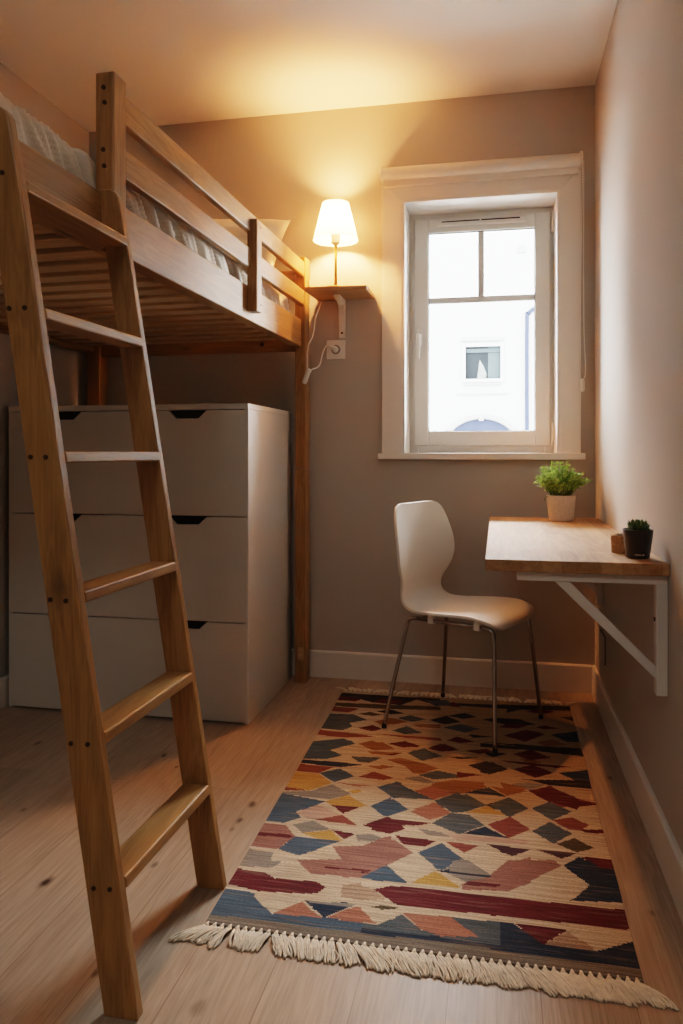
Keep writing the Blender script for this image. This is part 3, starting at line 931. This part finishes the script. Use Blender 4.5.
for k, w_ in enumerate((.0012, .0016, .0014, .0016, .0016, .0012, .0008, .0016, .0016)):
    an = radians(-112 + k * 5.0)
    rr = .0298
    c0 = Vector((sx + cos(an) * rr, sy + sin(an) * rr, pz + .0085))
    tdir = Vector((-sin(an), cos(an), 0)); nrm = Vector((cos(an), sin(an), 0))
    h = .0034 if k != 6 else .0012
    p = [c0 - tdir * w_ / 2 - nrm * .001, c0 + tdir * w_ / 2 - nrm * .001, c0 + tdir * w_ / 2 + nrm * .0003, c0 - tdir * w_ / 2 + nrm * .0003]
    hexa(b, p + [q + Vector((0, 0, h)) for q in p])
obj('faint_lettering', b, M['letter'], su)
kx, ky = .317, 2.10
ck = thing('cork_pot', 'tiny cork pot with a sprig just behind the dark succulent pot', 'pot', (kx, ky, .7385))
obj('pot', lathe(B(), [(.0195, pz), (.0215, pz + .002), (.0235, pz + .044), (.0225, pz + .0455), (.0195, pz + .0455), (.0185, pz + .040)], kx, ky, 30), M['cork'], ck)
obj('soil', lathe(B(), [(.0182, pz + .036), (.0187, pz + .040), (.008, pz + .042)], kx, ky, 20), M['soil'], ck)
b = B()
for i in range(9):
    a = i * 2.4
    succ_leaf(b, Vector((kx + cos(a) * .005, ky + sin(a) * .005, pz + .041)), Vector((cos(a) * .5, sin(a) * .5, .8)), .011, .0022, .0018)
obj('sprig', b, plain('grey_sprig', (150, 140, 122), .8, nscale=60, namt=.2), ck, smooth=True)

# ------------------------------------------------------------------ chair (local: x forward, y to its left, origin on the floor)
chr_ = thing('chair', 'white moulded chair with chrome legs standing on the rug facing the desk', 'chair', (-.115, 2.82, 0), radians(-25))
PROF = [(.203, .402, .125), (.198, .415, .165), (.182, .428, .186), (.14, .436, .198), (.08, .437, .203), (.02, .434, .203), (-.04, .430, .196), (-.10, .427, .182),
        (-.145, .431, .165), (-.175, .448, .153), (-.19, .476, .145), (-.193, .508, .147), (-.191, .54, .166), (-.189, .575, .193), (-.19, .62, .208), (-.194, .665, .207), (-.202, .71, .199), (-.211, .755, .186), (-.217, .785, .170), (-.22, .801, .152), (-.222, .811, .118)]
def shell():
    b = B()
    path = smooth_path([(a, 0, z) for a, z, h in PROF], 4)
    hw = smooth_path([(h, 0, 0) for a, z, h in PROF], 4)
    rows = []
    NT = 20
    for i, p in enumerate(path):
        t = (path[min(i + 1, len(path) - 1)] - path[max(i - 1, 0)]).normalized()
        nrm = Vector((t.z, 0, -t.x))          # on the back this points forwards
        back = max(0, min(1, (p.z - .44) / .1))
        row = []
        for j in range(NT + 1):
            s = -1 + 2 * j / NT
            h = hw[i].x
            c = .030 * back * (s * s) * (h / .2) ** 2
            zoff = (.010 * abs(s) ** 3 - .004) * (1 - back)
            zoff -= .012 * (1 - back) * max(0, (p.x - .12) / .12) * (s * s)
            row.append(b.verts.new((p.x + c, s * h, p.z + zoff)))
        rows.append(row)
    for i in range(len(rows) - 1):
        for j in range(NT):
            b.faces.new([rows[i][j], rows[i][j + 1], rows[i + 1][j + 1], rows[i + 1][j]])
    return b
shl = obj('shell', shell(), M['chair'], chr_, smooth=True)
m_ = shl.modifiers.new('Solidify', 'SOLIDIFY'); m_.thickness = .010; m_.offset = 0
m_ = shl.modifiers.new('Bevel', 'BEVEL'); m_.width = .003; m_.segments = 2; m_.limit_method = 'ANGLE'; m_.angle_limit = radians(50)
FL = .0095
RT = .0075
for sgn, bf_, ff_ in ((-1, (-.21, -.221), (.213, -.20)), (1, (-.21, .213), (.208, .206))):
    yt = sgn * .15
    zb, zf = .404, .406
    lg = obj('leg', tube(B(), smooth_path([(bf_[0], bf_[1], FL + .008), ((bf_[0] - .157) / 2, (bf_[1] + yt) / 2, .2), (-.158, yt, zb - .035), (-.145, yt, zb - .006), (-.115, yt, zb)], 6), RT, 12), M['chrome'], chr_, smooth=True)
    obj('foot_cap', tube(B(), [(bf_[0], bf_[1], FL), (bf_[0], bf_[1], FL + .012)], .0088, 12), M['rubber'], lg)
    lg = obj('leg', tube(B(), smooth_path([(ff_[0], ff_[1], FL + .008), ((ff_[0] + .186) / 2, (ff_[1] + yt) / 2, .2), (.186, yt, zf - .04), (.174, yt, zf - .008), (.145, yt, zf)], 6), RT, 12), M['chrome'], chr_, smooth=True)
    obj('foot_cap', tube(B(), [(ff_[0], ff_[1], FL), (ff_[0], ff_[1], FL + .012)], .0088, 12), M['rubber'], lg)
    obj('seat_tube', tube(B(), [(-.115, yt, zb), (.145, yt, zf)], RT, 12), M['chrome'], chr_, smooth=True)
    for a in (-.055, .125):
        obj('clip', bx(a - .011, a + .011, yt - .011, yt + .011, zb - .011, zb + .018), M['plastic'], chr_, bevel=.003)
for a in (-.1, .1):
    obj('cross_tube', tube(B(), [(a, -.15, .405), (a, .15, .405)], .006, 10), M['chrome'], chr_, smooth=True)

# ------------------------------------------------------------------ rug
RC = {'C': (188, 170, 146), 'A': (156, 132, 112), 'B': (70, 88, 102), 'S': (78, 88, 92), 'N': (44, 56, 70), 'M': (90, 42, 46), 'R': (124, 72, 64),
      'T': (152, 102, 84), 'F': (138, 100, 90), 'L': (178, 148, 130), 'U': (136, 96, 68), 'Y': (176, 138, 78), 'G': (126, 121, 113), 'H': (112, 105, 95),
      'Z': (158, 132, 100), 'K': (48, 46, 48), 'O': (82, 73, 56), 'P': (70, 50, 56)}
RUGDATA = """K 23 984 446 986 452 931 344 967 284 919 159 924 91 944 21 950
M 23 957 107 946 81 924 27 923
M 158 931 189 960 276 962 288 940 238 920
O 24 904 453 925 456 899 171 879 25 881
R 15 876 116 872 76 841 15 841
S 21 822 102 829 168 797 99 771 119 750 87 721 15 721
O 121 832 163 855 219 839 185 827
K 184 861 246 881 311 859 255 848
S 285 823 335 850 405 828 350 806
K 416 826 461 850 466 814
U 195 788 259 825 336 804 284 781 228 772
M 144 743 194 768 242 747 204 728
S 282 741 334 775 404 741 337 725
U 353 789 467 803 470 778 384 775
R 18 713 147 709 227 697 121 679 15 682
R 215 716 478 715 480 700 341 704
B 33 637 109 674 163 647 84 608 48 597
U 172 648 219 674 316 636 240 620
M 283 662 345 684 404 655 353 650
K 476 956 1001 994 1003 964 832 944 701 943 478 942
M 433 937 509 966 546 930
S 384 962 473 983 500 945 434 927
K 734 952 811 952 733 914
M 810 932 877 959 935 943 874 921
K 947 910 1011 918 1010 878
K 420 826 485 865 544 827 482 805
K 491 866 560 893 610 870 553 849
S 478 784 545 813 624 792 569 761
K 632 855 679 875 786 873 846 844 732 831
M 696 810 732 840 826 843 772 810
M 716 762 803 806 877 789 799 733
N 897 787 967 825 1011 822 1009 757 956 751
M 845 827 877 843 937 830 875 817
U 838 737 899 760 954 735 875 716
M 441 653 495 686 552 658 491 641
M 503 705 540 733 607 710 553 696
K 580 754 671 749 601 733
K 632 713 1008 719 1003 693 797 702
M 748 656 815 690 882 655 807 633
U 767 638 814 634 860 632 806 613
K 630 706 1009 697 1005 673 838 687 631 684
K 632 658 731 657 673 632
M 700 620 949 616 896 604 733 611
M 749 581 812 611 883 578 820 546
K 634 588 673 607 730 576 667 546 635 551
N 900 580 1000 612 1008 559 951 552
K 674 538 838 535 1004 537 1005 515 864 538
G 762 517 855 520 798 488 731 501
M 795 484 867 517 928 476 854 448
R 859 444 928 476 1006 458 945 439 887 432
U 668 490 791 485 723 456
K 638 470 663 485 723 453 639 453
S 658 410 723 448 787 412 676 397
M 284 662 348 681 411 661 347 647
S 363 620 422 653 492 618 430 585
M 435 654 483 685 552 658 511 644
M 269 615 347 618 318 602 272 601
U 298 578 346 591 431 574 490 555 440 523 403 523 373 550
U 286 549 332 540 291 527
K 514 616 627 624 559 607
M 574 656 651 676 676 663 626 644
K 592 580 653 609 703 588 703 571 657 550
S 426 514 485 544 559 533 560 517 479 502
M 552 545 643 540 560 517
R 298 503 343 491 305 475
G 378 496 429 510 486 488 453 481
U 486 488 549 507 644 507 655 484 589 454 544 442 471 475
T 429 447 477 473 550 446 496 418
B 355 477 424 443 480 416 373 411 314 441
S 498 408 561 444 594 448 657 412 615 394 523 386
N 589 454 655 483 703 453
T 432 372 494 400 529 378
B 329 384 364 403 421 366 335 356
K 657 412 702 435 702 398
B 13 640 141 665 161 647 81 603 136 581 85 556 18 544
U 185 655 263 669 318 634 236 621
U 218 614 340 619 292 602 241 599
S 166 578 283 586 241 552 204 552
N 13 543 148 545 226 541 143 521 13 525
R 9 521 125 519 81 486 16 484
B 148 515 209 484 150 451 81 486
U 233 538 337 545 287 524
R 218 483 271 512 343 491 298 478
Y 14 482 83 482 143 446 82 406 20 415
R 20 415 82 406 27 396
T 159 450 282 448 232 439
Y 209 418 241 429 256 419 229 409
G 145 441 221 408 190 390 151 382 85 403
B 298 447 359 477 373 475 386 412 364 406
B 17 380 150 371 97 333 27 325
Y 157 368 219 397 289 366 258 356 182 361
M 181 357 268 360 245 345 207 341
B 303 368 364 403 391 388 397 363 330 355
K 798 535 1016 560 1008 520 867 518
U 703 514 795 495 723 463
M 864 512 939 479 956 459 937 427 860 448 795 488
M 956 463 1015 457 946 441
S 799 415 853 449 921 417 856 378
S 702 434 730 451 789 414 731 375 702 383
R 856 378 918 396 962 373 933 350 900 350
M 934 354 1014 364 1010 349 948 345
S 794 333 848 371 910 337 852 296
O 858 298 913 323 963 297 911 277
T 702 359 728 367 791 338 727 303 702 316
P 701 274 786 272 737 247 701 253
P 801 274 911 274 868 253
N 867 233 915 264 947 248 1009 243 1009 184 921 174 929 186
M 918 265 1012 269 1011 240 958 243
S 328 436 419 446 492 415 373 410
B 364 403 423 368 361 335 301 365
T 419 446 540 460 492 415
T 495 404 553 368 493 337 428 360
S 494 411 563 453 658 411 592 377 556 370
S 553 370 607 370 657 337 584 297 498 327
N 657 333 725 301 594 302
Y 595 377 663 409 720 380
S 669 413 721 447 788 413 733 378
N 593 457 676 476 721 451
R 664 340 733 376 788 340 725 301
M 348 328 498 327 458 314 410 309 425 298 381 277 324 283 319 302
M 396 274 520 270 489 249 429 248
L 543 293 786 301 770 286 579 277
G 459 306 530 298 558 286 491 286
R 540 270 639 267 602 241
P 662 274 784 273 730 245
B 534 264 596 224 544 181 473 227
G 596 224 680 179 620 155 550 185
N 532 180 562 187 680 179 637 176
Y 528 179 600 143 470 141
F 599 152 680 183 729 226 782 249 778 176 727 151 604 137
M 608 154 703 164 727 158 603 144
B 396 179 461 140 366 135 360 160
F 335 245 399 260 460 226 393 177 360 160
G 8 390 125 412 213 407 161 379 27 383
B -2 387 153 371 103 335 75 321 103 302 53 276 7 279
Y 153 371 216 403 292 364 177 358
M 177 358 267 359 225 331
L 77 317 133 355 193 335 219 324 163 297 125 301
R 144 299 222 325 280 293
M 297 296 356 332 373 331 385 277
B 299 367 355 409 371 338 348 335
G 85 275 143 295 202 272 125 251
Y 125 251 207 270 252 239 188 236
M 210 271 282 265 255 243
G 283 262 329 271 391 251 295 244
F 8 270 69 269 110 238 79 193 14 193
M 10 238 95 240 109 232 16 227
B 110 238 249 239 150 181 82 194
G 11 185 74 182 82 141 18 137
F 230 218 313 231 386 274 406 189 341 140 201 138 149 169 269 183
M 228 161 347 162 337 154 248 154
B 394 179 336 138 418 139
F 721 232 844 247 861 232 719 146 675 144 675 187
N 868 236 901 253 1011 266 1011 154 872 142 928 188
M 939 258 1011 266 1007 240 965 237
M 676 129 1014 135 1009 90 676 84
N 676 72 729 72 795 36 911 35 971 72 1009 79 1004 12 677 10
M 732 72 855 72 795 34
A 855 69 908 41 909 36 799 37
H 677 10 1004 12 1011 -8 678 -15
F 270 180 419 197 332 138 286 136
M 277 161 360 161 349 153 282 148
B 394 180 332 137 462 139
Y 530 176 468 140 598 140
B 504 208 574 215 533 183
G 574 215 614 220 681 180 619 156 559 177
N 529 183 675 184 681 177 545 177
F 598 140 621 162 675 180 701 206 701 150 651 142
M 617 161 701 162 701 156 604 150
A 296 106 317 124 380 113 416 93 352 83 303 86
M 380 113 422 128 491 131 700 129 700 86 563 83 447 83 421 94
O 380 70 413 79 455 76 415 68
N 307 76 341 72 314 54
T 317 49 352 67 407 36 323 32
S 582 69 700 72 700 13 550 15 330 11 323 30 408 33 514 34 648 33
S 408 33 464 62 517 34
N 326 21 549 24 700 22 700 13 550 15 330 11
T 465 67 582 69 648 34 565 26 514 35
H 330 11 550 15 700 13 700 -14 340 -15
M 9 127 11 86 87 76 196 83 237 88 254 106 225 117 111 113 79 125
B 10 72 8 10 274 13 377 12 372 32 276 36 149 29 85 62 83 71
H 8 10 1 -7 385 -11 377 12 274 13
T 149 29 210 64 271 34
N 208 70 343 72 279 35
G 208 70 343 72 336 65 228 65
T 285 36 346 69 361 67 372 32
G 11 150 9 133 92 140 110 162
F 154 167 166 155 203 136 338 139 324 187
M 230 159 332 161 333 157 235 154
A 295 115 342 127 354 86 314 97
H 0 -9 1000 -9 1000 12 0 10"""
def rug():
    NU, NV = 216, 384
    grid = [['C'] * NU for _ in range(NV)]
    random.seed(3)
    for line in RUGDATA.strip().split('\n'):
        f = line.split(); k = f[0]; v = [int(q) / 1000 for q in f[1:]]
        v[0::2] = [-.02 if q < .035 else 1.02 if q > .965 else q for q in v[0::2]]
        v[1::2] = [(q + .009) / 1.009 for q in v[1::2]]
        pts = list(zip(v[0::2], v[1::2]))
        ys = [p[1] for p in pts]
        for j in range(max(0, int(min(ys) * NV)), min(NV, int(max(ys) * NV) + 1)):
            yy = (j + .5) / NV
            yq = yy
            xs = []
            for i in range(len(pts)):
                (xa, ya), (xb, yb) = pts[i], pts[(i + 1) % len(pts)]
                if (ya <= yq) != (yb <= yq):
                    xs.append(xa + (yq - ya) / (yb - ya) * (xb - xa))
            xs.sort()
            for q in range(0, len(xs) - 1, 2):
                # weft steps: the edge holds still over three rows and jitters a little
                jit = (noise.noise(Vector((xs[q] * 3, (j // 3) * 1.7, 1))) * .003, noise.noise(Vector((xs[q + 1] * 3, (j // 3) * 1.7, 5))) * .003)
                for i in range(max(0, round((xs[q] + jit[0]) * NU)), min(NU, round((xs[q + 1] + jit[1]) * NU))):
                    grid[j][i] = k
    me = bpy.data.meshes.new('kilim_rug')
    verts = []; faces = []; cols = []
    def P_(u, v):
        xl = -.604 - .024 * v + .004 * noise.noise(Vector((v * 7, 0, 2))); xr = .27 + .01 * v + .004 * noise.noise(Vector((v * 7, 5, 2)))
        return xl + (xr - xl) * u, 1.511 + 1.589 * v + .003 * noise.noise(Vector((u * 4, v * 3, 8)))
    for j in range(NV + 1):
        for i in range(NU + 1):
            u, v = i / NU, j / NV
            x, y = P_(u, v)
            verts.append((x, y, .0075 + .0012 * noise.noise(Vector((x * 9, y * 7, 0)))))
    for j in range(NV):
        for i in range(NU):
            a = j * (NU + 1) + i
            faces.append((a, a + 1, a + NU + 2, a + NU + 1)); cols.append(grid[j][i])
    n0 = len(verts)
    ring_ = [i for i in range(NU + 1)] + [j * (NU + 1) + NU for j in range(1, NV + 1)] + [NV * (NU + 1) + i for i in range(NU - 1, -1, -1)] + [j * (NU + 1) for j in range(NV - 1, 0, -1)]
    for q in ring_:
        verts.append((verts[q][0], verts[q][1], .0004))
    m = len(ring_)
    for q in range(m):
        faces.append((ring_[q], n0 + q, n0 + (q + 1) % m, ring_[(q + 1) % m])); cols.append('H')
    faces.append(tuple(range(n0 + m - 1, n0 - 1, -1))); cols.append('H')
    ox, oy = -.17, 2.31
    me.from_pydata([(x - ox, y - oy, z) for x, y, z in verts], [], faces)
    at = me.color_attributes.new('weave', 'FLOAT_COLOR', 'CORNER')
    lc = {k: lin(c) for k, c in RC.items()}
    def tone_with_shade(k, q):  # cream drifts to tan far right: partly wool, partly painted desk and chair shade
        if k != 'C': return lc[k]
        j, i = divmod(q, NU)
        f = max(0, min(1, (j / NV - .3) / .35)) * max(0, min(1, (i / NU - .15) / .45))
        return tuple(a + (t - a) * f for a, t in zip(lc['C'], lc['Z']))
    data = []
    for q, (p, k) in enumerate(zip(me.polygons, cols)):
        data.extend((*tone_with_shade(k, q), 1.0) * p.loop_total)
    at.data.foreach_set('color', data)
    me.materials.append(M['rug'])
    o = bpy.data.objects.new('woven_field', me)
    COL.objects.link(o)
    return o
rg = thing('kilim_rug', 'multicoloured geometric kilim rug with cream fringes on the wooden floor', 'rug', (-.17, 2.31, 0))
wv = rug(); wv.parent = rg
random.seed(21)
def tassel(x, y, sgn, lean, L):
    b = B()
    bmesh.ops.create_icosphere(b, subdivisions=2, radius=.0052, matrix=Matrix.Translation((x, y + sgn * .006, .0062)))
    for k in range(13):
        ox = (k - 6) * .0009
        fan = (k - 6) / 6
        l = L * random.uniform(.88, 1.08)
        e = Vector((x + lean * l + fan * .0105 + random.gauss(0, .0015), y + sgn * l, .0022))
        s0 = Vector((x + ox, y + sgn * .009, .006 + .002 * random.random()))
        m1 = s0.lerp(e, .4) + Vector((random.gauss(0, .002), 0, .002 + random.random() * .003))
        m2 = s0.lerp(e, .75) + Vector((random.gauss(0, .003), 0, .001 + random.random() * .003))
        tube(b, smooth_path([s0, m1, m2, e], 3), .0018, 5)
    tube(b, [(x, y + sgn * -.004, .006), (x, y + sgn * .006, .006)], .003, 6)
    return b
NTS = 52
for i in range(NTS):
    f = (i + .5) / NTS
    x = -.607 + .874 * f
    base_lean = -1.05 + 1.9 * min(1, f * 6) if f < .17 else .42 + .45 * sin(i * .35) * .5 + .25 * noise.noise(Vector((i * .3, 0, 0)))
    if i in (4, 5, 6, 7, 8): base_lean = random.uniform(-.35, .15)
    if i >= NTS - 4: base_lean = .55 + .14 * (i - NTS + 4)
    t = obj('tassel', tassel(x, 1.512, -1, base_lean + random.gauss(0, .1), random.uniform(.054, .066)), M['fringe'], rg, smooth=True)
NTS = 46
for i in range(NTS):
    f = (i + .5) / NTS
    x = -.629 + .907 * f
    t = obj('tassel', tassel(x, 3.102, 1, random.gauss(0, .5), random.uniform(.05, .062)), M['fringe'], rg, smooth=True)

# ------------------------------------------------------------------ light
w = bpy.data.worlds.new('World'); bpy.context.scene.world = w
w.use_nodes = True
bgN = w.node_tree.nodes['Background']
bgN.inputs['Color'].default_value = (.95, .975, 1.0, 1)
bgN.inputs['Strength'].default_value = WORLD
def area(name, loc, rot, sx_, sy_, energy, color):
    l = bpy.data.lights.new(name, 'AREA'); l.shape = 'RECTANGLE'; l.size = sx_; l.size_y = sy_; l.energy = energy; l.color = color
    o = bpy.data.objects.new(name, l); COL.objects.link(o); o.location = loc; o.rotation_euler = rot
    return o
p = area('window_portal', (-.07, FY + .08, 1.55), (radians(-90), 0, 0), .62, 1.06, 1, (1, 1, 1))
p.data.cycles.is_portal = True
area('fill_light_behind_camera', (-.5, -.6, ZC - .02), (0, 0, 0), .5, .5, FILL, (1.0, .95, .88))  # added fill, unseen behind the camera, no known fixture there

# ------------------------------------------------------------------ camera
cam = bpy.data.cameras.new('Camera')
co = bpy.data.objects.new('Camera', cam); COL.objects.link(co)
A_ = math.atan((497 - 341.5) / 758.0)
co.location = (0, 0, 1.0)
co.rotation_euler = (radians(90), 0, A_)
cam.sensor_fit = 'VERTICAL'; cam.sensor_height = 36; cam.sensor_width = 36 * 683 / 1024
cam.lens = 758.0 / 1024 * 36
cam.shift_y = -(512 - 453) / 1024
cam.clip_start = .02
sc = bpy.context.scene
sc.camera = co
sc.view_settings.view_transform = VIEW
sc.view_settings.look = LOOK
sc.view_settings.exposure = EXPO
